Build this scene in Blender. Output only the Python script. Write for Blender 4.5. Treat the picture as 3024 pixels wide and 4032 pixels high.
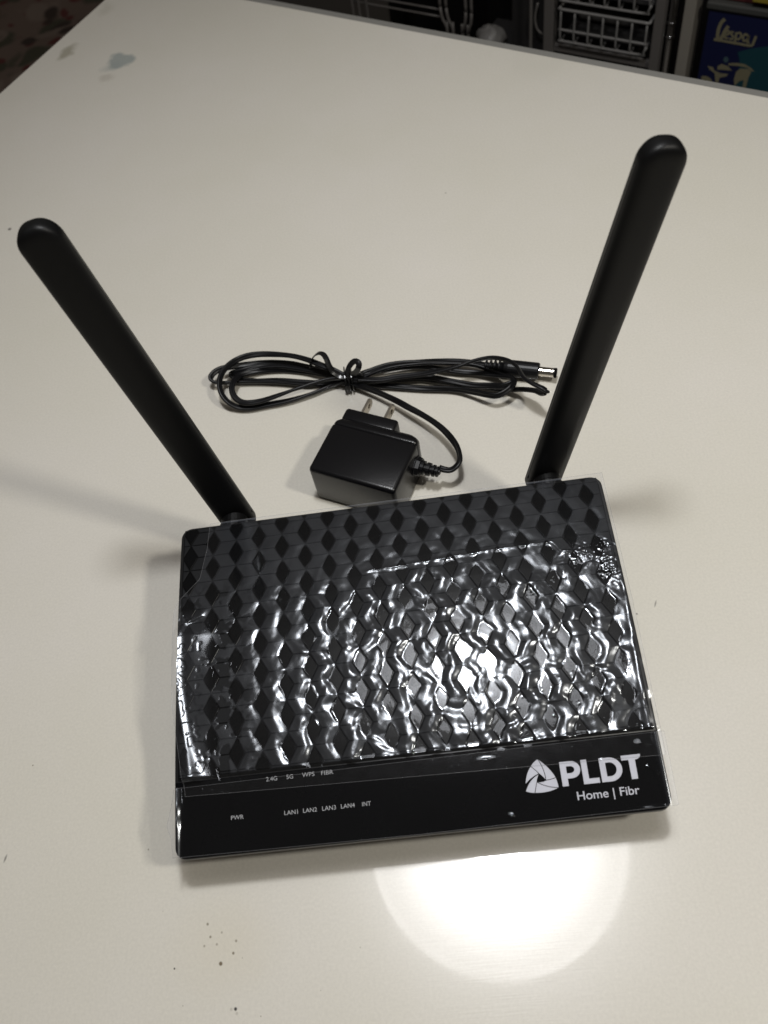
import bpy, bmesh, math, random
import numpy as np
from mathutils import Vector, Matrix
random.seed(7)
S = 0.001                                    # everything below is written in millimetres
scene = bpy.context.scene
for o in list(bpy.data.objects):
    bpy.data.objects.remove(o)

# ------------------------------------------------------------------ camera
R = np.array([[0.9894392532, -0.0703503530, -0.1267311799],
              [-0.1281196387, -0.8333679379, -0.5376646151],
              [-0.0677888066, 0.5482232282, -0.8335802119]])     # rows: right, down, forward
CAM = np.array([27.043, -163.888, 401.313])
cd = bpy.data.cameras.new('camera')
cam = bpy.data.objects.new('camera', cd)
scene.collection.objects.link(cam)
cd.sensor_fit = 'HORIZONTAL'
cd.sensor_width = 3.5856
cd.lens = 4.15
cd.clip_start = 0.01
cd.clip_end = 50
cd.dof.use_dof = True
cd.dof.focus_distance = 0.43
cd.dof.aperture_fstop = 1.8
m = Matrix(((R[0][0], -R[1][0], -R[2][0]), (R[0][1], -R[1][1], -R[2][1]), (R[0][2], -R[1][2], -R[2][2]))).to_4x4()
m.translation = Vector(CAM * S)
cam.matrix_world = m
scene.camera = cam

# ------------------------------------------------------------------ world and lamps
world = bpy.data.worlds.new('World')
scene.world = world
world.use_nodes = True
bg = world.node_tree.nodes['Background']
bg.inputs[0].default_value = (1.0, 0.89, 0.77, 1)
bg.inputs[1].default_value = 0.078

def lamp(name, kind, loc, power, color, **kw):
    d = bpy.data.lights.new(name, kind)
    d.energy = power
    d.color = color
    for k, v in kw.items():
        setattr(d, k, v)
    o = bpy.data.objects.new(name, d)
    scene.collection.objects.link(o)
    o.location = Vector(loc) * S
    return o
# round hanging lamp over the table: its wide pale shade and the bulb in the middle of it
shade = lamp('lamp_shade_light', 'AREA', (41, 118, 862), 1.0, (1.0, 0.98, 0.98), shape='DISK', size=0.346)
shade.data.use_nodes = True                  # the shade is brightest round the bulb and fades to its rim
ln = shade.data.node_tree
em = ln.nodes['Emission']
ge = ln.nodes.new('ShaderNodeNewGeometry')
sb = ln.nodes.new('ShaderNodeVectorMath')
sb.operation = 'SUBTRACT'
sb.inputs[1].default_value = (0.5, 0.5, 0)
le = ln.nodes.new('ShaderNodeVectorMath')
le.operation = 'LENGTH'
cu_ = ln.nodes.new('ShaderNodeFloatCurve')
cm = cu_.mapping.curves[0]
for k, (x, y) in enumerate(((0.0, 0.20), (0.06, 0.16), (0.14, 0.115), (0.25, 0.078), (0.36, 0.055), (0.465, 0.043), (0.485, 0.055), (1.0, 0.055))):
    if k < 1:
        cm.points[0].location = (x, y)
    elif k == 7:
        cm.points[-1].location = (x, y)
    else:
        cm.points.new(x, y)
cu_.mapping.update()
mu = ln.nodes.new('ShaderNodeMath')
mu.operation = 'MULTIPLY'
mu.inputs[1].default_value = 23.0
ln.links.new(ge.outputs['Parametric'], sb.inputs[0])
ln.links.new(sb.outputs[0], le.inputs[0])
ln.links.new(le.outputs['Value'], cu_.inputs['Value'])
ln.links.new(cu_.outputs[0], mu.inputs[0])
ln.links.new(mu.outputs[0], em.inputs['Strength'])
lamp('lamp_bulb_light', 'SPOT', (41, 118, 852), 11.6, (0.96, 0.98, 1.0), shadow_soft_size=0.04,
     spot_size=math.radians(108), spot_blend=0.9)
# second lamp of the room, to the right of the table
lamp('side_lamp_light', 'POINT', (582, -227, 900), 14.5, (1.0, 0.96, 0.87), shadow_soft_size=0.045)
vs = scene.view_settings
vs.view_transform = 'Standard'
vs.look = 'None'
vs.exposure = 0.0
vs.gamma = 1.0

# ------------------------------------------------------------------ helpers
C = scene.collection

def material(name, color, rough=0.5, metal=0.0, spec=0.5, coat=0.0, coat_rough=0.03, bump=0.0, bump_scale=200, var=0.0, var_scale=30):
    mt = bpy.data.materials.new(name)
    mt.use_nodes = True
    nt = mt.node_tree
    p = nt.nodes['Principled BSDF']
    p.inputs['Base Color'].default_value = (*color, 1)
    p.inputs['Roughness'].default_value = rough
    p.inputs['Metallic'].default_value = metal
    p.inputs['Specular IOR Level'].default_value = spec
    p.inputs['Coat Weight'].default_value = coat
    p.inputs['Coat Roughness'].default_value = coat_rough
    geo = nt.nodes.new('ShaderNodeNewGeometry')
    if bump:
        n = nt.nodes.new('ShaderNodeTexNoise')
        n.inputs['Scale'].default_value = bump_scale
        n.inputs['Detail'].default_value = 3
        nt.links.new(geo.outputs['Position'], n.inputs['Vector'])
        b = nt.nodes.new('ShaderNodeBump')
        b.inputs['Strength'].default_value = bump
        b.inputs['Distance'].default_value = 0.001
        nt.links.new(n.outputs[0], b.inputs['Height'])
        nt.links.new(b.outputs[0], p.inputs['Normal'])
    if var:
        n = nt.nodes.new('ShaderNodeTexNoise')
        n.inputs['Scale'].default_value = var_scale
        n.inputs['Detail'].default_value = 4
        nt.links.new(geo.outputs['Position'], n.inputs['Vector'])
        r = nt.nodes.new('ShaderNodeMapRange')
        r.inputs['To Min'].default_value = 1 - var
        r.inputs['To Max'].default_value = 1 + var
        nt.links.new(n.outputs[0], r.inputs['Value'])
        mx = nt.nodes.new('ShaderNodeVectorMath')
        mx.operation = 'SCALE'
        mx.inputs[0].default_value = color
        nt.links.new(r.outputs[0], mx.inputs['Scale'])
        nt.links.new(mx.outputs[0], p.inputs['Base Color'])
    return mt

def obj(name, verts, faces, mat, parent=None, smooth=False, label=None):
    me = bpy.data.meshes.new(name)
    v = np.asarray(verts, dtype=float) * S
    me.from_pydata(v.tolist(), [], [list(f) for f in faces])
    if smooth:
        me.polygons.foreach_set('use_smooth', [True] * len(me.polygons))
    me.update()
    o = bpy.data.objects.new(name, me)
    C.objects.link(o)
    if mat:
        me.materials.append(mat)
    if parent:
        o.parent = parent
    if label:
        o['label'] = label
    return o

def thing(name, label, cat, group=None):
    o = bpy.data.objects.new(name, None)
    C.objects.link(o)
    o.empty_display_size = 0.02
    o['label'] = label
    o['category'] = cat
    if group:
        o['group'] = group
    return o

def tag(o, label, cat, group=None):
    o['label'] = label
    o['category'] = cat
    if group:
        o['group'] = group
    return o

class MB:
    """collects pieces of one mesh"""
    def __init__(s):
        s.v = []
        s.f = []
    def add(s, v, f):
        n = len(s.v)
        s.v.extend([tuple(p) for p in v])
        s.f.extend([[i + n for i in q] for q in f])
        return s
    def build(s, name, mat, parent=None, smooth=False, label=None):
        return obj(name, s.v, s.f, mat, parent, smooth, label)

def loft(rings, cap0=True, cap1=True):
    n = len(rings[0])
    v = [p for r in rings for p in r]
    f = []
    for i in range(len(rings) - 1):
        for j in range(n):
            k = (j + 1) % n
            f.append([i * n + j, i * n + k, (i + 1) * n + k, (i + 1) * n + j])
    if cap0:
        f.append(list(range(n))[::-1])
    if cap1:
        f.append([(len(rings) - 1) * n + j for j in range(n)])
    return v, f

def rrect(x0, x1, y0, y1, r, n=5):
    out = []
    for cx, cy, a in ((x1 - r, y1 - r, 0), (x0 + r, y1 - r, 90), (x0 + r, y0 + r, 180), (x1 - r, y0 + r, 270)):
        for i in range(n + 1):
            t = math.radians(a + 90 * i / n)
            out.append((cx + r * math.cos(t), cy + r * math.sin(t)))
    return out

def catmull(pts, step=1.2):
    P = [np.array(p, float) for p in pts]
    P = [2 * P[0] - P[1]] + P + [2 * P[-1] - P[-2]]
    out = []
    for i in range(1, len(P) - 2):
        a, b, c, d = P[i - 1:i + 3]
        n = max(2, int(np.linalg.norm(c - b) / step))
        for k in range(n):
            t = k / n
            out.append(0.5 * (2 * b + (c - a) * t + (2 * a - 5 * b + 4 * c - d) * t * t + (3 * b - a - 3 * c + d) * t ** 3))
    out.append(P[-2])
    return np.array(out)

def sweep(path, section, up=(0, 0, 1), twist=None, scale=None):
    """section: list of (side, up) offsets"""
    path = np.asarray(path, float)
    T = np.gradient(path, axis=0)
    T /= np.linalg.norm(T, axis=1)[:, None]
    rings = []
    prev = None
    for i, (p, t) in enumerate(zip(path, T)):
        u = np.array(up, float)
        if prev is None:
            s = np.cross(t, u)
            if np.linalg.norm(s) < 1e-3:
                s = np.cross(t, (1, 0, 0))
        else:
            s = prev - t * (prev @ t)
        s /= np.linalg.norm(s)
        if twist is None:
            prev = s
            n = np.cross(s, t)
            a, b = s, n
        else:
            s = np.cross(t, u)
            if np.linalg.norm(s) < 0.05 and prev is not None:
                s = prev
            s /= np.linalg.norm(s)
            prev = s
            n = np.cross(s, t)
            w = twist[i]
            a = s * math.cos(w) + n * math.sin(w)
            b = -s * math.sin(w) + n * math.cos(w)
        k = 1 if scale is None else scale[i]
        rings.append([tuple(p + a * x * k + b * y * k) for x, y in section])
    return loft(rings)

def circle(r, n=16):
    return [(r * math.cos(2 * math.pi * i / n), r * math.sin(2 * math.pi * i / n)) for i in range(n)]

def revolve(p0, axis, prof, n=28):
    """prof: list of (distance along axis, radius)"""
    axis = np.array(axis, float)
    axis /= np.linalg.norm(axis)
    h = np.array((0, 0, 1.0)) if abs(axis[2]) < 0.9 else np.array((1.0, 0, 0))
    a = np.cross(axis, h)
    a /= np.linalg.norm(a)
    b = np.cross(axis, a)
    p0 = np.array(p0, float)
    rings = [[tuple(p0 + axis * d + (a * math.cos(2 * math.pi * i / n) + b * math.sin(2 * math.pi * i / n)) * r) for i in range(n)] for d, r in prof]
    return loft(rings)

def bevel_box(fr, x0, x1, y0, y1, z0, z1, bev=2.0, seg=3):
    """box in a local frame fr(x,y,z)->world, bevelled; returns verts, faces"""
    bm = bmesh.new()
    vs_ = [bm.verts.new(p) for p in ((x0, y0, z0), (x1, y0, z0), (x1, y1, z0), (x0, y1, z0), (x0, y0, z1), (x1, y0, z1), (x1, y1, z1), (x0, y1, z1))]
    for f in ((3, 2, 1, 0), (4, 5, 6, 7), (0, 1, 5, 4), (1, 2, 6, 5), (2, 3, 7, 6), (3, 0, 4, 7)):
        bm.faces.new([vs_[i] for i in f])
    if bev > 0:
        bmesh.ops.bevel(bm, geom=list(bm.edges), offset=bev, segments=seg, profile=0.5, affect='EDGES')
    bm.verts.index_update()
    v = [tuple(fr(*q.co)) for q in bm.verts]
    f = [[q.index for q in g.verts] for g in bm.faces]
    bm.free()
    return v, f

def box_w(x0, x1, y0, y1, z0, z1, bev=0.0, seg=2):
    return bevel_box(lambda x, y, z: (x, y, z), x0, x1, y0, y1, z0, z1, bev, seg)

def shape2d(loops, depth=0.0):
    """filled flat mesh (verts 2-D + z, faces) from closed outlines, holes allowed"""
    cu = bpy.data.curves.new('tmp', 'CURVE')
    cu.dimensions = '2D'
    cu.fill_mode = 'BOTH'
    cu.extrude = depth
    for lp in loops:
        sp = cu.splines.new('POLY')
        sp.points.add(len(lp) - 1)
        for p, q in zip(sp.points, lp):
            p.co = (q[0], q[1], 0, 1)
        sp.use_cyclic_u = True
    return _curve_mesh(cu)

def _curve_mesh(cu):
    o = bpy.data.objects.new('tmp', cu)
    C.objects.link(o)
    bpy.context.view_layer.update()
    me = bpy.data.meshes.new_from_object(o.evaluated_get(bpy.context.evaluated_depsgraph_get()))
    v = [tuple(q.co) for q in me.vertices]
    f = [list(q.vertices) for q in me.polygons]
    bpy.data.objects.remove(o)
    bpy.data.curves.remove(cu)
    bpy.data.meshes.remove(me)
    return v, f

def text2d(s, x0, x1, base, cap, bold=0.0, shear=0.0):
    """letters fitted to x0..x1 on a baseline with the given capital height"""
    cu = bpy.data.curves.new('tmp', 'FONT')
    cu.body = s
    cu.size = 10
    cu.offset = bold
    cu.shear = shear
    v, f = _curve_mesh(cu)
    v = np.array(v)
    ch = 10 * 0.72
    try:
        cu2 = bpy.data.curves.new('tmp', 'FONT')
        cu2.body = 'H'
        cu2.size = 10
        hv = np.array(_curve_mesh(cu2)[0])
        ch = hv[:, 1].max()
    except Exception:
        pass
    v[:, 0] = x0 + (v[:, 0] - v[:, 0].min()) / (v[:, 0].max() - v[:, 0].min()) * (x1 - x0)
    v[:, 1] = base + v[:, 1] / ch * cap
    return v, f

def perlin(x, y, seed=0):
    rs = np.random.RandomState(seed)
    perm = rs.permutation(512)
    ang = rs.rand(512) * 2 * np.pi
    gx, gy = np.cos(ang), np.sin(ang)
    xi, yi = np.floor(x).astype(int), np.floor(y).astype(int)
    xf, yf = x - xi, y - yi
    fade = lambda t: t * t * t * (t * (t * 6 - 15) + 10)
    def dot(ix, iy, dx, dy):
        h = perm[(perm[ix & 511] + iy) & 511]
        return gx[h] * dx + gy[h] * dy
    u, v = fade(xf), fade(yf)
    a = dot(xi, yi, xf, yf) * (1 - u) + dot(xi + 1, yi, xf - 1, yf) * u
    b = dot(xi, yi + 1, xf, yf - 1) * (1 - u) + dot(xi + 1, yi + 1, xf - 1, yf - 1) * u
    return (a * (1 - v) + b * v) * 1.4

def sstep(a, b, x):
    t = np.clip((x - a) / (b - a), 0, 1)
    return t * t * (3 - 2 * t)

# ------------------------------------------------------------------ materials
M = {}
M['rim'] = material('black_rim_plastic', (0.012, 0.012, 0.013), 0.3)
M['case'] = material('black_case_plastic', (0.012, 0.012, 0.012), 0.5)
M['chevron'] = material('grey_black_textured_plastic', (0.0092, 0.0096, 0.0108), 0.55, spec=0.13, bump=0.12, bump_scale=2500)
M['diamond'] = material('gloss_black_plastic', (0.0035, 0.0036, 0.004), 0.25, spec=0.12)
M['strip'] = material('piano_black_strip', (0.0028, 0.003, 0.0036), 0.12, spec=0.12, var=0.3, var_scale=60)
M['print'] = material('silver_grey_print', (0.50, 0.50, 0.54), 0.5, spec=0.3)
M['printdim'] = material('grey_print', (0.42, 0.42, 0.43), 0.5, spec=0.3)
M['antenna'] = material('satin_black_antenna', (0.0028, 0.0028, 0.003), 0.44, spec=0.22, bump=0.03, bump_scale=4000)
M['adapter'] = material('satin_black_adapter', (0.0035, 0.0035, 0.0045), 0.26, spec=0.55, bump=0.09, bump_scale=1800)
M['cord'] = material('black_cord_vinyl', (0.004, 0.004, 0.0048), 0.4, spec=0.35)
M['tie'] = material('black_tie_plastic', (0.008, 0.008, 0.008), 0.22)
M['brass'] = material('nickel_blade', (0.55, 0.50, 0.42), 0.33, metal=1.0)
M['nickel'] = material('nickel_tip', (0.62, 0.58, 0.52), 0.22, metal=1.0)
M['hole'] = material('dark_hole', (0.003, 0.003, 0.003), 0.8, spec=0.1)

def table_material():
    mt = material('white_lacquered_table', (0.70, 0.675, 0.605), 0.23, spec=0.65, coat=1.0, coat_rough=0.03)
    nt = mt.node_tree
    N, Lk = nt.nodes, nt.links
    p = N['Principled BSDF']
    geo = N.new('ShaderNodeNewGeometry')
    big = N.new('ShaderNodeTexNoise')
    big.inputs['Scale'].default_value = 5.0
    big.inputs['Detail'].default_value = 5
    big.inputs['Roughness'].default_value = 0.6
    Lk.new(geo.outputs['Position'], big.inputs['Vector'])
    rp = N.new('ShaderNodeValToRGB')
    rp.color_ramp.elements[0].position = 0.3
    rp.color_ramp.elements[0].color = (0.684, 0.656, 0.572, 1)
    rp.color_ramp.elements[1].position = 0.7
    rp.color_ramp.elements[1].color = (0.728, 0.695, 0.634, 1)
    Lk.new(big.outputs[0], rp.inputs[0])
    # fine grain of the paint
    fine = N.new('ShaderNodeTexNoise')
    fine.inputs['Scale'].default_value = 800
    fine.inputs['Detail'].default_value = 2
    Lk.new(geo.outputs['Position'], fine.inputs['Vector'])
    fr = N.new('ShaderNodeMapRange')
    fr.inputs['To Min'].default_value = 0.91
    fr.inputs['To Max'].default_value = 1.09
    Lk.new(fine.outputs[0], fr.inputs['Value'])
    sc = N.new('ShaderNodeVectorMath')
    sc.operation = 'SCALE'
    Lk.new(rp.outputs[0], sc.inputs[0])
    Lk.new(fr.outputs[0], sc.inputs['Scale'])
    cur = sc.outputs[0]
    wob = N.new('ShaderNodeTexNoise')
    wob.inputs['Scale'].default_value = 70
    Lk.new(geo.outputs['Position'], wob.inputs['Vector'])
    wo2 = N.new('ShaderNodeVectorMath')
    wo2.operation = 'MULTIPLY_ADD'
    wo2.inputs[1].default_value = (0.012, 0.012, 0)
    Lk.new(wob.outputs['Color'], wo2.inputs[0])
    Lk.new(geo.outputs['Position'], wo2.inputs[2])
    def spot(x, y, rx, ry, ang, col, amt, soft, wobble):
        nonlocal cur
        mp = N.new('ShaderNodeMapping')
        mp.vector_type = 'TEXTURE'
        off = 0.006 if wobble else 0.0
        mp.inputs['Location'].default_value = (x * S + off, y * S + off, 0)
        mp.inputs['Rotation'].default_value = (0, 0, math.radians(ang))
        mp.inputs['Scale'].default_value = (rx * S, ry * S, 1)
        Lk.new(wo2.outputs[0] if wobble else geo.outputs['Position'], mp.inputs['Vector'])
        ln = N.new('ShaderNodeVectorMath')
        ln.operation = 'LENGTH'
        Lk.new(mp.outputs[0], ln.inputs[0])
        mr = N.new('ShaderNodeMapRange')
        mr.inputs['From Min'].default_value = 1 + soft
        mr.inputs['From Max'].default_value = 1 - soft
        mr.inputs['To Max'].default_value = amt
        Lk.new(ln.outputs['Value'], mr.inputs['Value'])
        mx = N.new('ShaderNodeMix')
        mx.data_type = 'RGBA'
        Lk.new(mr.outputs[0], mx.inputs['Factor'])
        Lk.new(cur, mx.inputs['A'])
        mx.inputs['B'].default_value = (*col, 1)
        cur = mx.outputs['Result']
    blue, olive, brown, black = (0.33, 0.37, 0.36), (0.36, 0.34, 0.26), (0.16, 0.13, 0.08), (0.03, 0.03, 0.03)
    spot(-200, 597, 12.5, 11, 10, blue, 0.85, 0.15, True)
    spot(-207, 590, 8, 6, 10, blue, 0.45, 0.4, True)
    spot(-252, 627, 12, 5.5, 62, (0.30, 0.28, 0.20), 0.7, 0.4, True)
    spot(-210, 573, 6, 5, 0, (0.42, 0.38, 0.32), 0.4, 0.5, True)
    spot(-223, 690, 6, 9, 0, olive, 0.25, 0.6, True)
    spot(-88, -106, 15, 13, 0, (0.66, 0.60, 0.46), 0.28, 0.9, True)
    for x, y, r, c, a in ((-95.7, -97.2, .5, brown, .7), (-89.4, -101, .42, brown, .45), (-94.3, -102.3, .48, brown, .7), (-96.8, -105.6, .45, brown, .5),
                          (-91.4, -105.4, .45, brown, .5), (-83.1, -104.8, .5, brown, .6), (-84.2, -109.4, .5, brown, .8), (-89.5, -112.9, .72, (.12, .085, .04), .9),
                          (-109.3, -113.1, .36, black, .9), (-82.8, -130, .6, black, .95), (-84.6, -130, .55, brown, .25), (-82.2, -131.6, .55, brown, .25),
                          (-72.3, -133.4, .25, brown, .6), (-115.8, -90.3, .25, brown, .3), (-80.3, -111.5, .22, brown, .5), (-185.1, -18.9, .35, brown, .7),
                          (-124.3, -63.8, .35, brown, .6), (-265.3, 391.6, 1.3, black, .75), (112.8, 22.6, .4, black, .7), (-104.9, -127.1, .25, brown, .5),
                          (56, 356.7, .7, brown, .4), (-30.6, -111.8, .3, brown, .35), (-47.6, -126.2, .2, brown, .4)):
        spot(x, y, r, r * 1.1, 20, c, a, 0.35, False)
    spot(-191.7, -61.1, .45, 1.6, -15, black, .6, .5, False)
    spot(122.7, 26.8, .35, 1.7, -25, black, .55, .5, False)
    Lk.new(cur, p.inputs['Base Color'])
    # orange peel and brush scratches
    mp = N.new('ShaderNodeMapping')
    mp.inputs['Rotation'].default_value = (0, 0, math.radians(35))
    mp.inputs['Scale'].default_value = (60, 1400, 60)
    Lk.new(geo.outputs['Position'], mp.inputs['Vector'])
    scr = N.new('ShaderNodeTexNoise')
    scr.inputs['Scale'].default_value = 1.0
    scr.inputs['Detail'].default_value = 2
    Lk.new(mp.outputs[0], scr.inputs['Vector'])
    b = N.new('ShaderNodeBump')
    b.inputs['Strength'].default_value = 0.02
    b.inputs['Distance'].default_value = 0.001
    Lk.new(scr.outputs[0], b.inputs['Height'])
    Lk.new(b.outputs[0], p.inputs['Normal'])
    # wiped patches: the lacquer is not equally polished everywhere
    sm = N.new('ShaderNodeTexNoise')
    sm.inputs['Scale'].default_value = 26
    sm.inputs['Detail'].default_value = 5
    sm.inputs['Distortion'].default_value = 1.2
    Lk.new(geo.outputs['Position'], sm.inputs['Vector'])
    sr = N.new('ShaderNodeMapRange')
    sr.inputs['From Min'].default_value = 0.35
    sr.inputs['From Max'].default_value = 0.7
    sr.inputs['To Min'].default_value = 0.02
    sr.inputs['To Max'].default_value = 0.07
    Lk.new(sm.outputs[0], sr.inputs['Value'])
    Lk.new(sr.outputs[0], p.inputs['Coat Roughness'])
    return mt
M['table'] = table_material()
M['edge'] = material('grey_metal_edging', (0.22, 0.215, 0.20), 0.5, metal=0.0)
M['leg'] = material('dark_table_leg', (0.05, 0.05, 0.05), 0.5)

def film_material(name, haze=0.008, refl=1.65):
    mt = bpy.data.materials.new(name)
    mt.use_nodes = True
    nt = mt.node_tree
    N, Lk = nt.nodes, nt.links
    N.remove(N['Principled BSDF'])
    out = N['Material Output']
    tr = N.new('ShaderNodeBsdfTransparent')
    gl = N.new('ShaderNodeBsdfGlossy')
    gl.inputs['Color'].default_value = (0.90, 0.94, 1, 1)
    df = N.new('ShaderNodeBsdfDiffuse')
    df.inputs['Color'].default_value = (0.75, 0.8, 0.95, 1)
    fr = N.new('ShaderNodeFresnel')
    fr.inputs['IOR'].default_value = 1.5
    at = N.new('ShaderNodeAttribute')
    at.attribute_name = 'loose'               # 1 where the film floats free, 0 where it clings
    mr_ = N.new('ShaderNodeMapRange')
    mr_.inputs['To Min'].default_value = 0.07
    mr_.inputs['To Max'].default_value = 0.21
    Lk.new(at.outputs['Fac'], mr_.inputs['Value'])
    Lk.new(mr_.outputs[0], gl.inputs['Roughness'])
    m1 = N.new('ShaderNodeMapRange')
    m1.inputs['To Min'].default_value = 1.0
    m1.inputs['To Max'].default_value = refl
    Lk.new(at.outputs['Fac'], m1.inputs['Value'])
    ml = N.new('ShaderNodeMath')
    ml.operation = 'MULTIPLY'
    Lk.new(fr.outputs[0], ml.inputs[0])
    Lk.new(m1.outputs[0], ml.inputs[1])
    hz = N.new('ShaderNodeMath')
    hz.operation = 'MULTIPLY'
    hz.inputs[1].default_value = haze
    Lk.new(at.outputs['Fac'], hz.inputs[0])
    a = N.new('ShaderNodeMixShader')
    Lk.new(hz.outputs[0], a.inputs[0])
    Lk.new(tr.outputs[0], a.inputs[1])
    Lk.new(df.outputs[0], a.inputs[2])
    b = N.new('ShaderNodeMixShader')
    Lk.new(ml.outputs[0], b.inputs[0])
    Lk.new(a.outputs[0], b.inputs[1])
    Lk.new(gl.outputs[0], b.inputs[2])
    Lk.new(b.outputs[0], out.inputs['Surface'])
    return mt
M['film'] = film_material('clear_protective_film')
M['film2'] = film_material('clear_protective_film_strip', haze=0.004, refl=1.25)

# ------------------------------------------------------------------ table and floor
E0 = np.array([-37.7, 628.2, 0.0])                       # a point on the table's back edge
DR = np.array([0.8295, -0.5586, 0.0])                    # along the back edge
NR = np.array([0.5586, 0.8295, 0.0])                     # away from the table
def W(s, off, z):
    return E0 + DR * s + NR * off + np.array([0, 0, z])
floor_m = material('dark_floor_tile', (0.05, 0.045, 0.04), 0.4, var=0.3, var_scale=6)
fl = obj('floor', [(-6000, -5000, -740), (6000, -5000, -740), (6000, 6000, -740), (-6000, 6000, -740)], [[0, 1, 2, 3]], floor_m)
fl['kind'] = 'structure'

table = thing('table', 'white lacquered table under the router with grey edging and small stains', 'table')
L0, L1 = np.array([-305.1, 578.2, 0]), np.array([-226.3, 707.1, 0])
ld = (L1 - L0) / np.linalg.norm(L1 - L0)
A_ = np.array([[ld[0], -DR[0]], [ld[1], -DR[1]]])
tt = np.linalg.solve(A_, (E0 - L0)[:2])
corner = L0 + ld * tt[0]
far_r = corner + DR * 1150
near_l = corner - ld * 1250
near_r = far_r - NR * 1250
def slab(poly, z0, z1, bev):
    bm = bmesh.new()
    lo = [bm.verts.new((p[0], p[1], z0)) for p in poly]
    hi = [bm.verts.new((p[0], p[1], z1)) for p in poly]
    n = len(poly)
    bm.faces.new(hi)
    bm.faces.new(lo[::-1])
    for i in range(n):
        bm.faces.new([lo[i], lo[(i + 1) % n], hi[(i + 1) % n], hi[i]])
    bmesh.ops.recalc_face_normals(bm, faces=list(bm.faces))
    if bev:
        bmesh.ops.bevel(bm, geom=list(bm.edges), offset=bev, segments=2, profile=0.5, affect='EDGES')
    bm.verts.index_update()
    v = [tuple(q.co) for q in bm.verts]
    f = [[q.index for q in g.verts] for g in bm.faces]
    bm.free()
    return v, f
quad = [near_l, near_r, far_r, corner]
obj('table_top', *slab(quad, -22, 0, 0.8), M['table'], table)
cen = sum(quad) / 4
def band(a, b, off0, off1, z0, z1):
    d = (b - a) / np.linalg.norm(b - a)
    n = np.array([-d[1], d[0], 0])
    if (n @ (cen - a)) > 0:
        n = -n
    return slab([a + n * off0, b + n * off0, b + n * off1, a + n * off1], z0, z1, 0.6)
obj('edge_trim', *band(corner, far_r, 0.3, 8.5, -24, -1.3), M['edge'], table)
for i, (p, q) in enumerate(((near_l, near_r), (near_r, far_r), (far_r, corner), (corner, near_l))):
    c = p + (cen - p) * 0.1
    obj('leg', *box_w(c[0] - 22, c[0] + 22, c[1] - 22, c[1] + 22, -739, -22.5, 3), M['leg'], table)

# ------------------------------------------------------------------ router frame
RW, RD, ZF, ZB = 205.0, 152.43, 27.08, 44.13
FL = np.array([-RW / 2, -RD / 2, ZF])
VX = np.array([1.0, 0, 0])
VY = np.array([0, RD, ZB - ZF])
RL = np.linalg.norm(VY)
VY = VY / RL
VN = np.cross(VX, VY)
ARCH = 4.0                                               # the lid is crowned by 4 mm between its front and back edges
def arch(v):
    return ARCH * (1 - ((v - RL / 2) / (RL / 2)) ** 2)
def T(u, v, n=0.0):
    return FL + VX * (u + RW / 2) + VY * v + VN * (n + arch(v))
def rows(u0, u1, v0, v1, r, r1=None, k=22):
    r1 = r if r1 is None else r1
    vs_ = sorted(set([v0 + r * (1 - math.cos(math.pi / 2 * i / 6)) for i in range(7)] + [v1 - r1 * (1 - math.cos(math.pi / 2 * i / 6)) for i in range(7)]
                     + [v0 + r + (v1 - r1 - v0 - r) * i / k for i in range(1, k)]))
    out = []
    for v in vs_:
        d = 0
        if v < v0 + r:
            d = r - math.sqrt(max(0, r * r - (v0 + r - v) ** 2))
        elif v > v1 - r1:
            d = r1 - math.sqrt(max(0, r1 * r1 - (v - v1 + r1) ** 2))
        out.append((u0 + d, u1 - d, v))
    return out
def crowned(levels):
    """levels: list of (rows, n): a crowned slab; the last level is closed on top"""
    v, f = [], []
    for rw, n in levels:
        v += [tuple(T(b, y, n)) for a, b, y in rw] + [tuple(T(a, y, n)) for a, b, y in rw[::-1]]
    k = len(levels[0][0])
    m_ = 2 * k
    for l in range(len(levels) - 1):
        for i in range(m_):
            j = (i + 1) % m_
            f.append([l * m_ + i, l * m_ + j, (l + 1) * m_ + j, (l + 1) * m_ + i])
    o = (len(levels) - 1) * m_
    for i in range(k - 1):
        f.append([o + i, o + i + 1, o + m_ - 2 - i, o + m_ - 1 - i])
    return v, f
def Tarr(u, v, n):
    n = n + arch(v)
    return FL[None] + VX[None] * (u + RW / 2)[:, None] + VY[None] * v[:, None] + VN[None] * n[:, None]

router = thing('router', 'black two antenna wireless router with a cube patterned top under clear film', 'router')
# lower case: tapers inwards below the lid
ring = lambda inset, n, r: (rows(-RW / 2 + inset, RW / 2 - inset, inset, RL - inset, r), n)
def low_ring(ix, y0, y1, z):
    rw = rows(-RW / 2 + ix, RW / 2 - ix, y0, y1, 6)
    return [(b, y, z) for a, b, y in rw] + [(a, y, z) for a, b, y in rw[::-1]]
def lid_ring(ix, n):
    rw = rows(-RW / 2 + ix, RW / 2 - ix, ix, RL - ix, 6)
    return [tuple(T(b, y, n)) for a, b, y in rw] + [tuple(T(a, y, n)) for a, b, y in rw[::-1]]
obj('lower_case', *loft([low_ring(17, -RD / 2 + 22, RD / 2 - 10, 2.2), low_ring(14, -RD / 2 + 18, RD / 2 - 8, 3.2),
                         lid_ring(8, -15), lid_ring(3.5, -6.6)]), M['case'], router, True)
for sx in (-1, 1):
    for y in (-42, 56):
        obj('rubber_foot', *revolve((sx * 72, y, 0.02), (0, 0, 1), [(0, 6), (2.3, 6)]), M['hole'], router)
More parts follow.
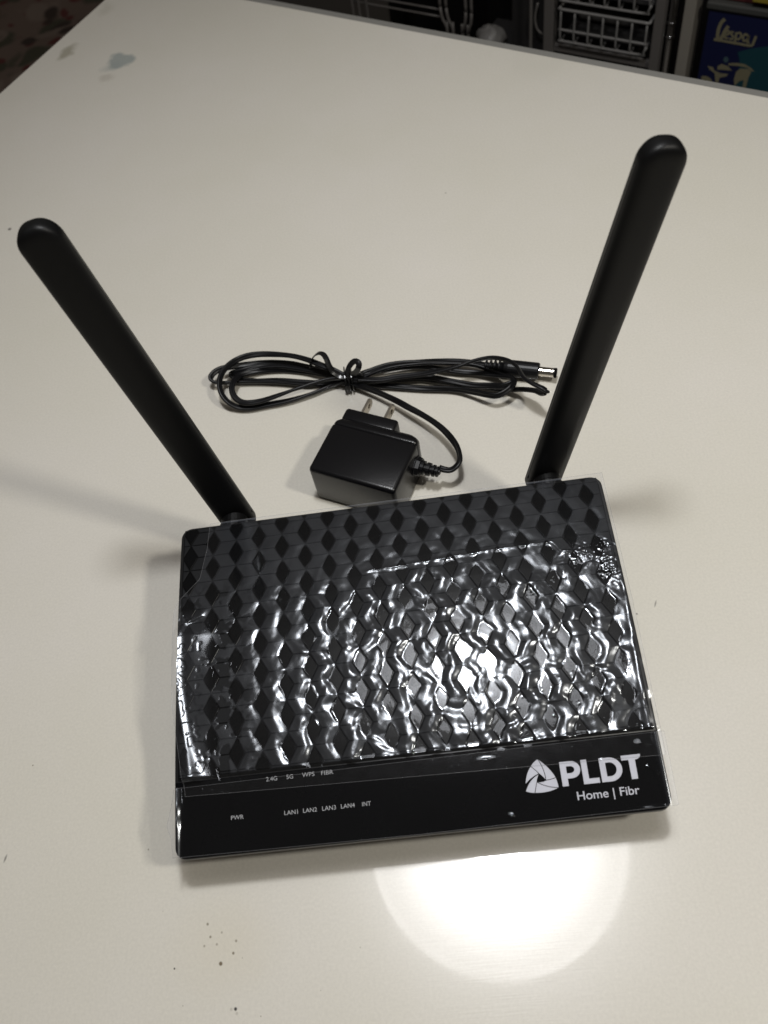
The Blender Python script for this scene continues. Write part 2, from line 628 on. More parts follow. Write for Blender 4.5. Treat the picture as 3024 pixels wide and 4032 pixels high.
# lid rim with two thin seams
obj('lid_rim', *crowned([ring(1.6, -6.6, 4), ring(0.5, -6.2, 4.5), ring(0.15, -5.2, 4.5), ring(0.15, -4.4, 4.5), ring(0.7, -4.2, 4.2), ring(0.7, -3.8, 4.2)]), M['rim'], router, False)
obj('lid', *crowned([ring(0.7, -3.8, 4.2), ring(0.05, -3.4, 5), ring(0.0, -1.2, 5), ring(0.25, -0.65, 5), ring(0.9, -0.38, 4.6)]), M['rim'], router, True)

SEAM = 30.9
def clip(poly, u0, u1, v0, v1):
    for ax, lim, sg in ((0, u0, 1), (0, u1, -1), (1, v0, 1), (1, v1, -1)):
        out = []
        for i in range(len(poly)):
            a, b = poly[i], poly[(i + 1) % len(poly)]
            da, db = (a[ax] - lim) * sg, (b[ax] - lim) * sg
            if da >= 0:
                out.append(a)
            if da * db < 0:
                t = da / (da - db)
                out.append((a[0] + (b[0] - a[0]) * t, a[1] + (b[1] - a[1]) * t))
        poly = out
        if len(poly) < 3:
            return []
    return poly
def inset(poly, d):
    n = len(poly)
    ar = sum(poly[i][0] * poly[(i + 1) % n][1] - poly[(i + 1) % n][0] * poly[i][1] for i in range(n))
    if ar < 0:
        poly = poly[::-1]
    ls = []
    for i in range(n):
        a, b = np.array(poly[i]), np.array(poly[(i + 1) % n])
        t = b - a
        l = np.linalg.norm(t)
        if l < 0.05:
            continue
        t /= l
        nn = np.array([-t[1], t[0]])
        ls.append((a + nn * d, t))
    out = []
    for i in range(len(ls)):
        (p, t), (q, s) = ls[i - 1], ls[i]
        det = t[0] * -s[1] + s[0] * t[1]
        if abs(det) < 1e-6:
            out.append(tuple(q))
            continue
        k = ((q - p)[0] * -s[1] + s[0] * (q - p)[1]) / det
        out.append(tuple(p + t * k))
    return out
CU, PU, CV, PV = 15.2, 11.24, 60.9 + 6.84, 13.68        # pattern lattice
HU, HV = PU / 3, PV / 2
diam, chev = [], MB()
U0, U1, V0, V1 = -100.6, 100.6, SEAM + 1.6, RL - 1.2
def plate(mb, poly, lo, hi, gap, cham, tilt):
    if len(poly) < 3:
        return
    a = inset(poly, gap)
    b = inset(a, cham)
    if len(a) != len(b) or len(a) < 3:
        return
    c = np.mean(a, axis=0)
    tz = lambda p: (p[0] - c[0]) * tilt[0] + (p[1] - c[1]) * tilt[1]
    v = [tuple(T(*p, lo)) for p in a] + [tuple(T(*p, hi - cham * 0.6 + tz(p))) for p in a] + [tuple(T(*p, hi + tz(p))) for p in b]
    n = len(a)
    f = [[k * n + i, k * n + (i + 1) % n, (k + 1) * n + (i + 1) % n, (k + 1) * n + i] for k in (0, 1) for i in range(n)] + [[2 * n + i for i in range(n)]]
    mb.add(v, f)
for k in range(-12, 10):
    for j in range(-6, 9):
        cx = CU + PU * k
        cy = CV + PV * j + (PV / 2 if k % 2 else 0)
        d = clip([(cx - HU, cy), (cx, cy - HV), (cx + HU, cy), (cx, cy + HV)], U0, U1, V0, V1)
        if len(d) >= 3:
            a = abs(sum(d[i][0] * d[(i + 1) % len(d)][1] - d[(i + 1) % len(d)][0] * d[i][1] for i in range(len(d)))) / 2
            if a > 4:
                mb = MB()
                plate(mb, d, -0.36, -0.05, 0.22, 0.22, (0.0, 0.0))
                if mb.v:
                    diam.append(mb)
        up = clip([(cx + HU, cy), (cx + PU, cy), (cx + PU - HU, cy + HV), (cx, cy + HV)], U0, U1, V0, V1)
        dn = clip([(cx + HU, cy), (cx, cy - HV), (cx + PU - HU, cy - HV), (cx + PU, cy)], U0, U1, V0, V1)
        plate(chev, up, -0.36, 0.22, 0.15, 0.25, (-0.02, 0.022))
        plate(chev, dn, -0.36, 0.22, 0.15, 0.25, (0.018, -0.022))
pat = obj('pattern_panel', *crowned([(rows(-100.9, 100.9, SEAM + 0.5, RL - 0.95, 0.5, 4), n) for n in (-0.6, -0.3)]), M['hole'], router)
ch = chev.build('chevron_relief', M['chevron'], pat)
ch['kind'] = 'stuff'
for mb in diam:
    mb.build('diamond_facet', M['diamond'], pat)
strip = obj('front_strip', *crowned([(rows(-102.0 + i, 102.0 - i, 0.5 + i, SEAM - i, 4, 0.4), n) for n, i in ((-0.6, 0), (-0.12, 0), (0.0, 0.35))]), M['strip'], router, False)

def lettering(name, parts, mat, parent, n=0.05):
    mb = MB()
    for v, f in parts:
        mb.add([tuple(T(p[0] * 0.9965, p[1] * 0.984, n)) for p in v], f)
    return mb.build(name, mat, parent)
for s, x0, x1, b in (('2.4G', -62.7, -57.9, 28.0), ('5G', -53.9, -51.0, 28.05), ('WPS', -47.1, -41.8, 28.15), ('FIBR', -38.9, -33.7, 28.1),
                     ('PWR', -78.3, -72.9, 13.8), ('LAN1', -55.5, -49.75, 13.5), ('LAN2', -47.5, -41.65, 13.6), ('LAN3', -39.4, -33.6, 13.62),
                     ('LAN4', -31.45, -25.65, 13.7), ('INT', -22.5, -18.85, 13.68)):
    lettering('status_lettering', [text2d(s, x0, x1, b, 1.7)], M['printdim'], strip)
lettering('brand_subline', [text2d('Home | Fibr', 65.6, 90.7, 7.1, 3.25, bold=0.09)], M['print'], strip)

def arc(cx, cy, rx, ry, a0, a1, n=14):
    return [(cx + rx * math.cos(math.radians(a0 + (a1 - a0) * i / n)), cy + ry * math.sin(math.radians(a0 + (a1 - a0) * i / n))) for i in range(n + 1)]
B0, T0 = 13.0, 22.75
Pp = [(60.5, B0), (63.0, B0), (63.0, 15.9), (64.9, 15.9)] + arc(64.9, 19.35, 3.75, 3.45, -90, 90) + [(60.5, 22.8)]
Ph = [(63.0, 18.0), (64.5, 18.0)] + arc(64.5, 19.4, 1.75, 1.4, -90, 90) + [(63.0, 20.8)]
Lp = [(69.2, T0), (69.2, B0), (75.75, B0), (75.75, 15.05), (71.6, 15.05), (71.6, T0)]
Dp = [(76.6, B0), (80.4, B0)] + arc(80.4, 17.8, 5.1, 4.8, -90, 90, 20) + [(76.6, 22.6)]
Dh = [(79.0, 15.1), (80.5, 15.1)] + arc(80.5, 17.85, 2.7, 2.75, -90, 90, 18) + [(79.0, 20.6)]
Tp = [(85.7, 22.7), (93.7, 22.7)] + [(93.5, 21.8), (93.0, 21.2), (92.2, 20.75), (91.2, 20.65), (91.1, B0), (88.55, B0), (88.55, 20.75), (85.7, 20.75)]
lettering('brand_lettering', [shape2d([Pp, Ph]), shape2d([Lp]), shape2d([Dp, Dh]), shape2d([Tp])], M['print'], strip)

def qb(a, b, c, n=10):                                     # quadratic curve from a to c bending towards b
    return [tuple((1 - t) ** 2 * np.array(a) + 2 * t * (1 - t) * np.array(b) + t * t * np.array(c)) for t in [i / n for i in range(n + 1)]]
tp, lb, rb = (52.03, 25.1), (45.2, 12.6), (58.9, 12.75)
l1, l2, r1, b1 = (45.5, 15.3), (48.75, 22.4), (58.3, 16.9), (48.9, 11.6)
h1, h2, h3 = (51.75, 19.1), (54.1, 16.2), (50.35, 15.9)
def gapped(poly, d=0.13):
    q = inset(poly, d)
    return q
bl = []
# side outlines bulge a little; the blades swirl round the small triangular opening
bl.append(qb(tp, (50.0, 24.2), l2, 6) + qb(l2, (50.6, 20.6), h1, 6) + qb(h1, (53.0, 17.9), h2, 6)[1:] + qb(h2, (54.3, 20.6), tp, 8)[1:-1])
bl.append(qb(tp, (54.3, 20.6), h2, 8) + qb(h2, (56.3, 16.3), r1, 6)[1:] + qb(r1, (56.6, 21.2), tp, 8)[1:-1])
bl.append(qb(r1, (56.3, 16.3), h2, 6) + qb(h2, (52.2, 15.5), h3, 6)[1:] + qb(h3, (53.6, 13.4), rb, 8)[1:] + qb(rb, (58.8, 15.0), r1, 5)[1:-1])
bl.append(qb(rb, (53.6, 13.4), h3, 8) + qb(h3, (49.5, 13.7), b1, 6)[1:] + qb(b1, (54.4, 10.9), rb, 8)[1:-1])
bl.append(qb(b1, (49.5, 13.7), h3, 6) + qb(h3, (50.8, 17.6), h1, 6)[1:] + qb(h1, (47.2, 17.3), lb, 8)[1:] + qb(lb, (47.0, 11.7), b1, 5)[1:-1])
bl.append(qb(l1, (48.2, 18.0), h1, 8) + qb(h1, (50.6, 20.6), l2, 6)[1:] + qb(l2, (46.3, 20.0), l1, 8)[1:-1])
lettering('emblem', [shape2d([gapped(b)]) for b in bl], M['print'], strip)

# ------------------------------------------------------------------ antennas
def antenna(base, tip, facing, w0, w1, th, label):
    base, tip = np.array(base, float), np.array(tip, float)
    ax = tip - base
    Ln = np.linalg.norm(ax)
    ax /= Ln
    f = np.array(facing, float)
    f -= ax * (f @ ax)
    f /= np.linalg.norm(f)
    wd = np.cross(ax, f)
    ex = 3.4
    def sect(d, w, t):
        c = base + ax * d
        out = []
        for i in range(40):
            a = 2 * math.pi * i / 40
            ca, sa = math.cos(a), math.sin(a)
            out.append(tuple(c + wd * (w / 2) * math.copysign(abs(ca) ** (2 / ex), ca) + f * (t / 2) * math.copysign(abs(sa) ** (2 / ex), sa)))
        return out
    rings = []
    lo = -10.5
    for i in range(6):                                     # rounded foot
        a = i / 6 * math.pi / 2
        rings.append(sect(lo + 4.5 * (1 - math.sin(a)), w0 - 6.0 * (1 - math.cos(a)) * 0 - 7.0 * (1 - math.sin(a) ** .8), th - 3.0 * (1 - math.sin(a) ** .8)))
    rings = []
    r = 4.0
    for i in range(7):
        a = i / 6 * math.pi / 2
        rings.append(sect(lo + r * (1 - math.cos(a)), w0 - 2 * r * (1 - math.sin(a)), th - 3.0 * (1 - math.sin(a))))
    top = Ln
    hw = w1 / 2
    for k in range(1, 9):
        d = lo + r + (top - hw - lo - r) * k / 8
        rings.append(sect(d, w0 + (w1 - w0) * k / 8, th))
    for i in range(1, 15):                                 # dome
        a = i / 14 * math.pi / 2 * 0.985
        rings.append(sect(top - hw + hw * math.sin(a), w1 * math.cos(a), max(0.6, th * (1 - (1 - math.cos(a)) ** 2.2))))
    o = obj('antenna', *loft(rings), M['antenna'], router, True, label)
    for sg in (-1, 1):                                     # parting line of the two shells
        pth = [base + ax * d + wd * sg * ((w0 + (w1 - w0) * d / Ln) / 2) for d in np.linspace(-4, top - hw - 1, 14)]
        obj('mould_seam', *sweep(np.array(pth), [(0.28, 0.1), (-0.28, 0.1), (-0.28, -0.3), (0.28, -0.3)], up=tuple(wd * sg)), M['rim'], o)
    # swivel collar out of the case, and the hinge pin dimple
    obj('swivel_collar', *revolve((base[0], RD / 2 - 3.0, base[2] - 1.5), (0, 1, 0.12), [(0, 6.2), (2.2, 6.2), (2.4, 7.3), (6.0, 7.3), (6.6, 6.8), (12.5, 6.4)]), M['antenna'], o, False)
    for sg in (1,):
        side = 1 if label.startswith('left') else -1
        p = base + ax * (-1.5) + wd * side * (w0 / 2 - 0.15) * (1 if wd[0] > 0 else -1) + f * 0.6
        n = wd * side * (1 if wd[0] > 0 else -1)
        obj('hinge_pin', *revolve(p, n, [(-0.4, 0.9), (0.22, 0.9)], 14), M['hole'], o)
    return o
antenna((-77.8, 86.3, 37.5), (-103.5, 98.5, 213.0), (0.12, -1, 0.1), 17.2, 17.0, 9.0, 'left antenna, leaning outwards to the left')
antenna((78.4, 86.3, 37.5), (115.6, 92.2, 212.0), (0.10, -1, 0.1), 17.4, 17.0, 9.5, 'right antenna, leaning outwards to the right')

# ------------------------------------------------------------------ protective film
def film(name, NU, NV, ul, ur, vb, vt, height, mat, label):
    a, b = np.meshgrid(np.linspace(0, 1, NU), np.linspace(0, 1, NV))
    a, b = a.ravel(), b.ravel()
    vn = np.interp(b, [0, 1], [vb(np.array([0.0]))[0], vt(np.array([0.0]))[0]])
    u = ul(vn) + (ur(vn) - ul(vn)) * a
    v = vb(u) + (vt(u) - vb(u)) * b
    h, loose = height(u, v)
    P = Tarr(u, v, h)
    idx = np.arange(NU * NV).reshape(NV, NU)
    q = np.stack([idx[:-1, :-1], idx[:-1, 1:], idx[1:, 1:], idx[1:, :-1]], -1).reshape(-1, 4)
    me = bpy.data.meshes.new(name)
    me.vertices.add(len(P))
    me.vertices.foreach_set('co', (P * S).ravel())
    me.loops.add(q.size)
    me.loops.foreach_set('vertex_index', q.ravel())
    me.polygons.add(len(q))
    me.polygons.foreach_set('loop_start', np.arange(0, q.size, 4))
    me.polygons.foreach_set('use_smooth', np.ones(len(q), bool))
    me.update(calc_edges=True)
    at = me.attributes.new('loose', 'FLOAT', 'POINT')
    at.data.foreach_set('value', loose.astype(np.float32))
    me.materials.append(mat)
    o = bpy.data.objects.new(name, me)
    C.objects.link(o)
    # the cut edge of the sheet catches the light: a thin rounded lip
    border = np.concatenate([idx[0, :], idx[1:, -1], idx[-1, -2::-1], idx[-2:0:-1, 0]])
    pts = P[border][::3]
    mb = MB()
    mb.add(*sweep(np.vstack([pts, pts[:1]]), circle(0.09, 6)))
    mb.build('cut_edge', M['filmedge'], o, True)
    tag(o, label, 'film')
    return o
M['filmedge'] = material('film_edge', (0.35, 0.35, 0.36), 0.15)
nt_ = M['filmedge'].node_tree
nt_.nodes['Principled BSDF'].inputs['Alpha'].default_value = 0.2

def diamond_metric(u, v):
    k = np.round((u - CU) / PU)
    best = np.full(u.shape, 9.0)
    bid = np.zeros(u.shape)
    for dk in (-1, 0, 1):
        kk = k + dk
        off = np.where(np.mod(kk, 2) == 1, PV / 2, 0)
        j = np.round((v - CV - off) / PV)
        x = np.abs(u - CU - PU * kk) / HU
        y = np.abs(v - CV - off - PV * j) / HV
        d = (x ** 1.18 + y ** 1.18) ** (1 / 1.18)
        bid = np.where(d < best, kk * 37 + j * 11, bid)
        best = np.minimum(best, d)
    return best, bid

def ridged(n):
    return 1 - np.abs(n)

def line_dist(u, v, pts):
    best = np.full(u.shape, 1e9)
    for (x0, y0), (x1, y1) in zip(pts[:-1], pts[1:]):
        dx, dy = x1 - x0, y1 - y0
        t = np.clip(((u - x0) * dx + (v - y0) * dy) / (dx * dx + dy * dy), 0, 1)
        best = np.minimum(best, np.hypot(u - x0 - t * dx, v - y0 - t * dy))
    return best

def h_upper(u, v):
    d, bid = diamond_metric(u, v)
    inpat = sstep(SEAM + 1.0, SEAM + 2.0, v)
    vl = v
    v = v + 0.31 * arch(v)
    wob = perlin(u / 3.6, v / 3.6, 3) * 0.09
    Mk = sstep(0.70, 1.0, d + wob)
    Mw = sstep(0.72, 1.75, d + wob * 1.5)
    # how tightly the film clings: hard on the left and along the back, loose near the middle and right
    amp = 0.20 + 0.80 * sstep(-84, -64, u + perlin(u / 22, v / 22, 5) * 16)
    amp *= 1 - 0.55 * sstep(108, 124, v)
    flat = 1 - (1 - sstep(-93, -84, u)) * sstep(112, 104, v)          # no cell relief where the side fold lifts
    rr0 = np.hypot(u - 24, (v - 62) * 1.1)
    amp *= 1 - 0.50 * sstep(50, 95, rr0 + 12 * perlin(u / 20, v / 20, 35))
    wx, wy = u + perlin(u / 14, v / 14, 11) * 7.0, v + perlin(u / 14, v / 14, 12) * 7.0
    n1 = perlin(wx / 9.0, wy / 9.6, 21)
    n2 = perlin(wx / 4.4, wy / 4.8, 22)
    n3 = ridged(perlin((wx * 0.8 - wy * 0.6) / 4.5, (wx * 0.6 + wy * 0.8) / 14.0, 23))
    diag = sstep(30, 75, u) * sstep(70, 110, v)
    local = 0.80 + 0.85 * perlin(u / 15, v / 15, 33)
    h = 0.40 + flat * (amp * local * 0.62 * Mw + Mk * amp * (0.46 * n1 + 0.19 * n2 + 0.10 * ridged(perlin((u + v * 0.5) / 5.0 + n1 * 0.6, (v - u * 0.5) / 12.0, 29)) + 0.18 * n3 * diag))
    h += amp * 0.35 * perlin(u / 28, v / 28, 31)
    # long tension wrinkles curling round the middle of the sheet
    rr, th_ = np.hypot(u - 22, (v - 62) * 1.15), np.arctan2(v - 62, u - 22)
    rw_ = rr + 5.0 * perlin(u / 17, v / 17, 45)
    swirl = perlin(rw_ / 6.0, th_ * 1.9 + 9.0, 46) + 0.6 * ridged(perlin(rw_ / 8.5, th_ * 1.5 + 4.0, 47))
    h += flat * amp * (0.25 + 0.75 * Mk) * 0.34 * swirl * sstep(10, 26, rr) * sstep(-0.45, 0.25, perlin(u / 24, v / 24, 48))
    # bubbles trapped in the cells of the lower right
    rs = np.random.RandomState(4)
    for _ in range(150):
        bu, bv, br = rs.uniform(-75, 100), rs.uniform(34, 75), rs.uniform(0.25, 0.6)
        if rs.rand() < 0.6:
            bu, bv = rs.uniform(30, 98), rs.uniform(33, 66)
        m = (np.abs(u - bu) < 2) & (np.abs(v - bv) < 2)
        dd = np.hypot(u[m] - bu, v[m] - bv) / br
        h[m] += 0.16 * br * np.clip(1 - dd * dd, 0, 1)
    # crease across the sheet
    cr = [(-14, 118.0), (20, 119.6), (45, 121.0), (66, 121.4), (74, 121.3), (77, 116.2), (84, 115.0), (92, 111.6), (101, 110.0)]
    dl = line_dist(u, v + perlin(u / 2.2, v / 2.2, 41) * 0.35, cr)
    h += 0.42 * np.exp(-dl / 0.75) * sstep(-16, -10, u)
    # crumpled patches
    for cx, cy, sx, sy, am in ((86, 114.5, 8, 5, 0.55), (97, 106, 5, 7, 0.55), (98, 117, 4, 3, 0.4), (-101.5, 105, 3, 5, 0.22), (65, 101, 7, 6, 0.22), (75, 56, 5, 4, 0.10)):
        g = np.exp(-((u - cx) / sx) ** 2 - ((v - cy) / sy) ** 2)
        h += am * g * (ridged(perlin(u / 3.0, v / 2.4, int(cx) & 63)) * 1.0 + 0.5 * perlin(u / 1.3, v / 1.2, 52))
    # lifted fold down the left side
    rv = [20, 24.7, 33.9, 46, 62.6, 75.5, 97.5, 103, 106, 112, 160]
    ru = [-93.0, -93.2, -92.2, -95.3, -98.4, -100.3, -100.3, -97, -90, -86, -84]
    uc = np.interp(v, rv, ru)
    sg = 2.2 + 2.2 * sstep(50, 25, v)
    A = 0.34 * sg * (sstep(112, 104, v))
    h += A * np.exp(-((u - (uc - sg * 0.9)) / sg) ** 2)
    h += 0.00164 * (v - 65) ** 2 * (1 - sstep(-96, -82, u)) * sstep(104, 96, v) * sstep(-106, -101, u)
    # lower left corner lifts
    h += 0.7 * np.exp(-((u + 95) / 7) ** 2 - ((v - 24.5) / 6) ** 2)
    # right hand fold
    uc2 = np.interp(v, [20, 40, 60, 90, 110], [97.5, 97.5, 98, 99.5, 100])
    h += 0.55 * np.exp(-((u - uc2 - 1.6) / 1.6) ** 2) * sstep(108, 96, v)
    # bridges the seam above the glossy strip
    h += (0.22 + 0.1 * perlin(u / 9, v / 9, 77)) * np.exp(-((v - 33.0) / 1.0) ** 2) * sstep(-40, -5, u)
    low = sstep(SEAM - 0.5, SEAM + 2.5, v)
    h = h * low + (1 - low) * (0.42 + 0.04 * perlin(u / 9, v / 6, 61) + 0.6 * np.exp(-((u + 92) / 8) ** 2))
    # loose factor: 0 in the stuck cells and in wet patches on the left
    wet = sstep(0.10, 0.16, perlin(u / 7, v / 7, 71) + 0.7 * perlin(u / 2.6, v / 2.6, 72)) * sstep(-62, -78, u) * sstep(125, 112, v)
    loose = np.clip(Mk * inpat, 0, 1) * (1 - wet)
    loose = np.maximum(loose, (1 - flat) * 1.0)
    loose = np.where(v < SEAM + 0.6, 0.22 - 0.12 * sstep(-0.3, 0.5, perlin(u / 5, v / 5, 73)), loose)
    h = np.where(wet > 0, h - 0.1 * wet, h)
    loose = np.where((np.abs(u) > 102.4) | (v > RL), 7.0, loose)
    # over the table the sheet hangs slightly
    h -= 0.25 * np.clip(np.abs(u) - 102.5, 0, 9) + 0.2 * np.clip(v - RL, 0, 9)
    return np.maximum(h, 0.33), loose
film('protective_film', 520, 400,
     lambda v: np.interp(v, [20, 24.7, 63.2, 85, 100, 108, 113, 124, 140, 160], [-97.6, -97.5, -104.0, -104.3, -104.4, -104.2, -102.5, -92, -89, -87.5]),
     lambda v: np.interp(v, [20, 24, 60, 90, 110, 130, 160], [103.6, 103.6, 103.5, 103.7, 103.6, 103.5, 103.6]),
     lambda u: np.interp(u, [-98, 8, 105], [24.8, 22.8, 20.8]),
     lambda u: np.interp(u, [-95, -60, 0, 80, 105], [154.2, 154.4, 154.2, 154.1, 154.4]),
     h_upper, M['film'], 'crinkled clear protective film sheet covering the cube pattern of the router')

def h_strip(u, v):
    h = 0.24 + 0.02 * perlin(u / 18, v / 9, 81)
    rs = np.random.RandomState(9)
    for _ in range(60):
        bu, bv, br = rs.uniform(-95, 100), rs.uniform(2, 31), rs.uniform(0.12, 0.4)
        if rs.rand() < 0.55:
            bu, bv = rs.uniform(5, 95), rs.uniform(20, 31)
        m = (np.abs(u - bu) < 2) & (np.abs(v - bv) < 2)
        dd = np.hypot(u[m] - bu, v[m] - bv) / br
        h[m] += 0.25 * br * np.clip(1 - dd * dd, 0, 1)
    for cx, cy, sx, sy, am in ((31, 26.5, 2.5, 0.8, 0.25), (38, 3.5, 1.2, 0.8, 0.3), (95, 26, 3, 2, 0.2), (-101, 16, 2.5, 9, 0.45)):
        g = np.exp(-((u - cx) / sx) ** 2 - ((v - cy) / sy) ** 2)
        h += am * g * (1.5 + 0.5 * perlin(u / 4.2, v / 5.0, 91))
    # little curved blisters near the right end and on the letter D
    h += 0.30 * np.exp(-(line_dist(u, v, [(95.5, 17.2), (97.2, 16.0), (98.6, 13.6)]) / 0.45) ** 2)
    h += 0.28 * np.exp(-(line_dist(u, v, [(77.8, 21.5), (78.3, 19.0), (79.3, 16.4), (80.6, 14.6)]) / 0.45) ** 2)
    h += 0.5 * np.exp(-((u - 101.2) / 1.3) ** 2) + 0.9 * np.exp(-((u + 101.5) / 1.6) ** 2)
    h += 0.30 * np.exp(-((v - 1.2) / 0.7) ** 2) * np.exp(-((u - 95) / 5) ** 2)
    h -= 0.25 * np.clip(np.abs(u) - 102.5, 0, 9) + 0.3 * np.clip(-v, 0, 9)
    loose = 0.15 + 0.85 * np.clip(sstep(99, 101, np.abs(u)), 0, 1) + 14.0 * (np.abs(u) > 102.4)
    return h, loose
film('protective_film', 420, 80,
     lambda v: np.interp(v, [-1, 8, 14, 20, 30], [-102.8, -103.8, -106.0, -104.2, -102.0]),
     lambda v: np.interp(v, [-1, 30], [104.6, 104.9]),
     lambda u: np.interp(u, [-105, 0, 105], [1.0, 0.3, 1.2]),
     lambda u: np.interp(u, [-105, 105], [28.5, 30.3]),
     h_strip, M['film2'], 'narrow clear film strip over the glossy lettered front band of the router')

# ------------------------------------------------------------------ power adapter
ad = thing('power_adapter', 'black plug in power adapter with bundled flat cord lying behind the router', 'power adapter')
AO = np.array([-41.9, 115.0, 0.0])
AX, AY = np.array([0.893, -0.450, 0]), np.array([0.450, 0.893, 0])
def fa(x, y, z):
    return AO + AX * x + AY * y + np.array([0, 0, z])
obj('body', *bevel_box(fa, 0, 50, 0, 33.0, 0.05, 28.0, 2.4, 4), M['adapter'], ad, True)
def capring(y, i, zt, zb_, r):
    return [tuple(fa(x, y, z)) for x, z in rrect(0.3 + i, 49.6 - i, 1.0 + zb_, zt, r)]
obj('rear_cap', *loft([capring(32.0, 0.5, 27.3, 0.2, 2.5), capring(33.2, 0.0, 27.8, 0, 2.6), capring(35.0, 0.1, 27.7, 0, 3), capring(37.0, 0.8, 27.0, 0.4, 4), capring(38.6, 2.0, 25.8, 1.2, 5), capring(39.6, 4.2, 23.6, 3, 5), capring(39.8, 6, 22, 4, 4)]), M['adapter'], ad, True)
obj('plug_block', *bevel_box(fa, 2.0, 33.5, 37.5, 46.5, 2.0, 25.6, 2.0, 4), M['adapter'], ad, True)
for x in (8.2, 22.0):
    mb = MB()
    # flat blade with the usual hole near its tip
    z0, z1, yb, yt, t = 11.3, 17.6, 45.5, 62.5, 1.5
    outl = [(yb, z0), (yt - 1.6, z0), (yt, z0 + 1.6), (yt, z1 - 1.6), (yt - 1.6, z1), (yb, z1)]
    hole = [(yt - 4.2 + 1.5 * math.cos(-2 * math.pi * i / 14), (z0 + z1) / 2 + 1.5 * math.sin(-2 * math.pi * i / 14)) for i in range(14)]
    v, f = shape2d([outl, hole], depth=t / 2)
    mb.add([tuple(fa(x + q[2], q[0], q[1])) for q in v], f)
    mb.build('blade', M['brass'], ad)
# strain relief on the right side
mb = MB()
mb.add(*revolve(fa(49.2, 27.5, 14.5), AX, [(0, 6.2), (1.2, 6.2), (1.4, 5.6), (3.4, 5.2), (3.4, 3.2)], 8))
mb.add(*revolve(fa(52.4, 27.5, 14.5), AX, [(0, 3.1), (0.4, 4.0), (2.2, 4.0), (2.4, 2.6), (3.4, 2.6), (3.6, 3.7), (5.6, 3.7), (5.8, 2.4), (6.8, 2.4), (7.0, 3.3), (8.2, 3.3), (8.4, 2.2), (9.2, 2.2), (9.3, 3.0), (10.2, 3.0), (10.4, 1.7), (11.2, 1.5)], 18))
mb.build('strain_relief', M['cord'], ad, False)

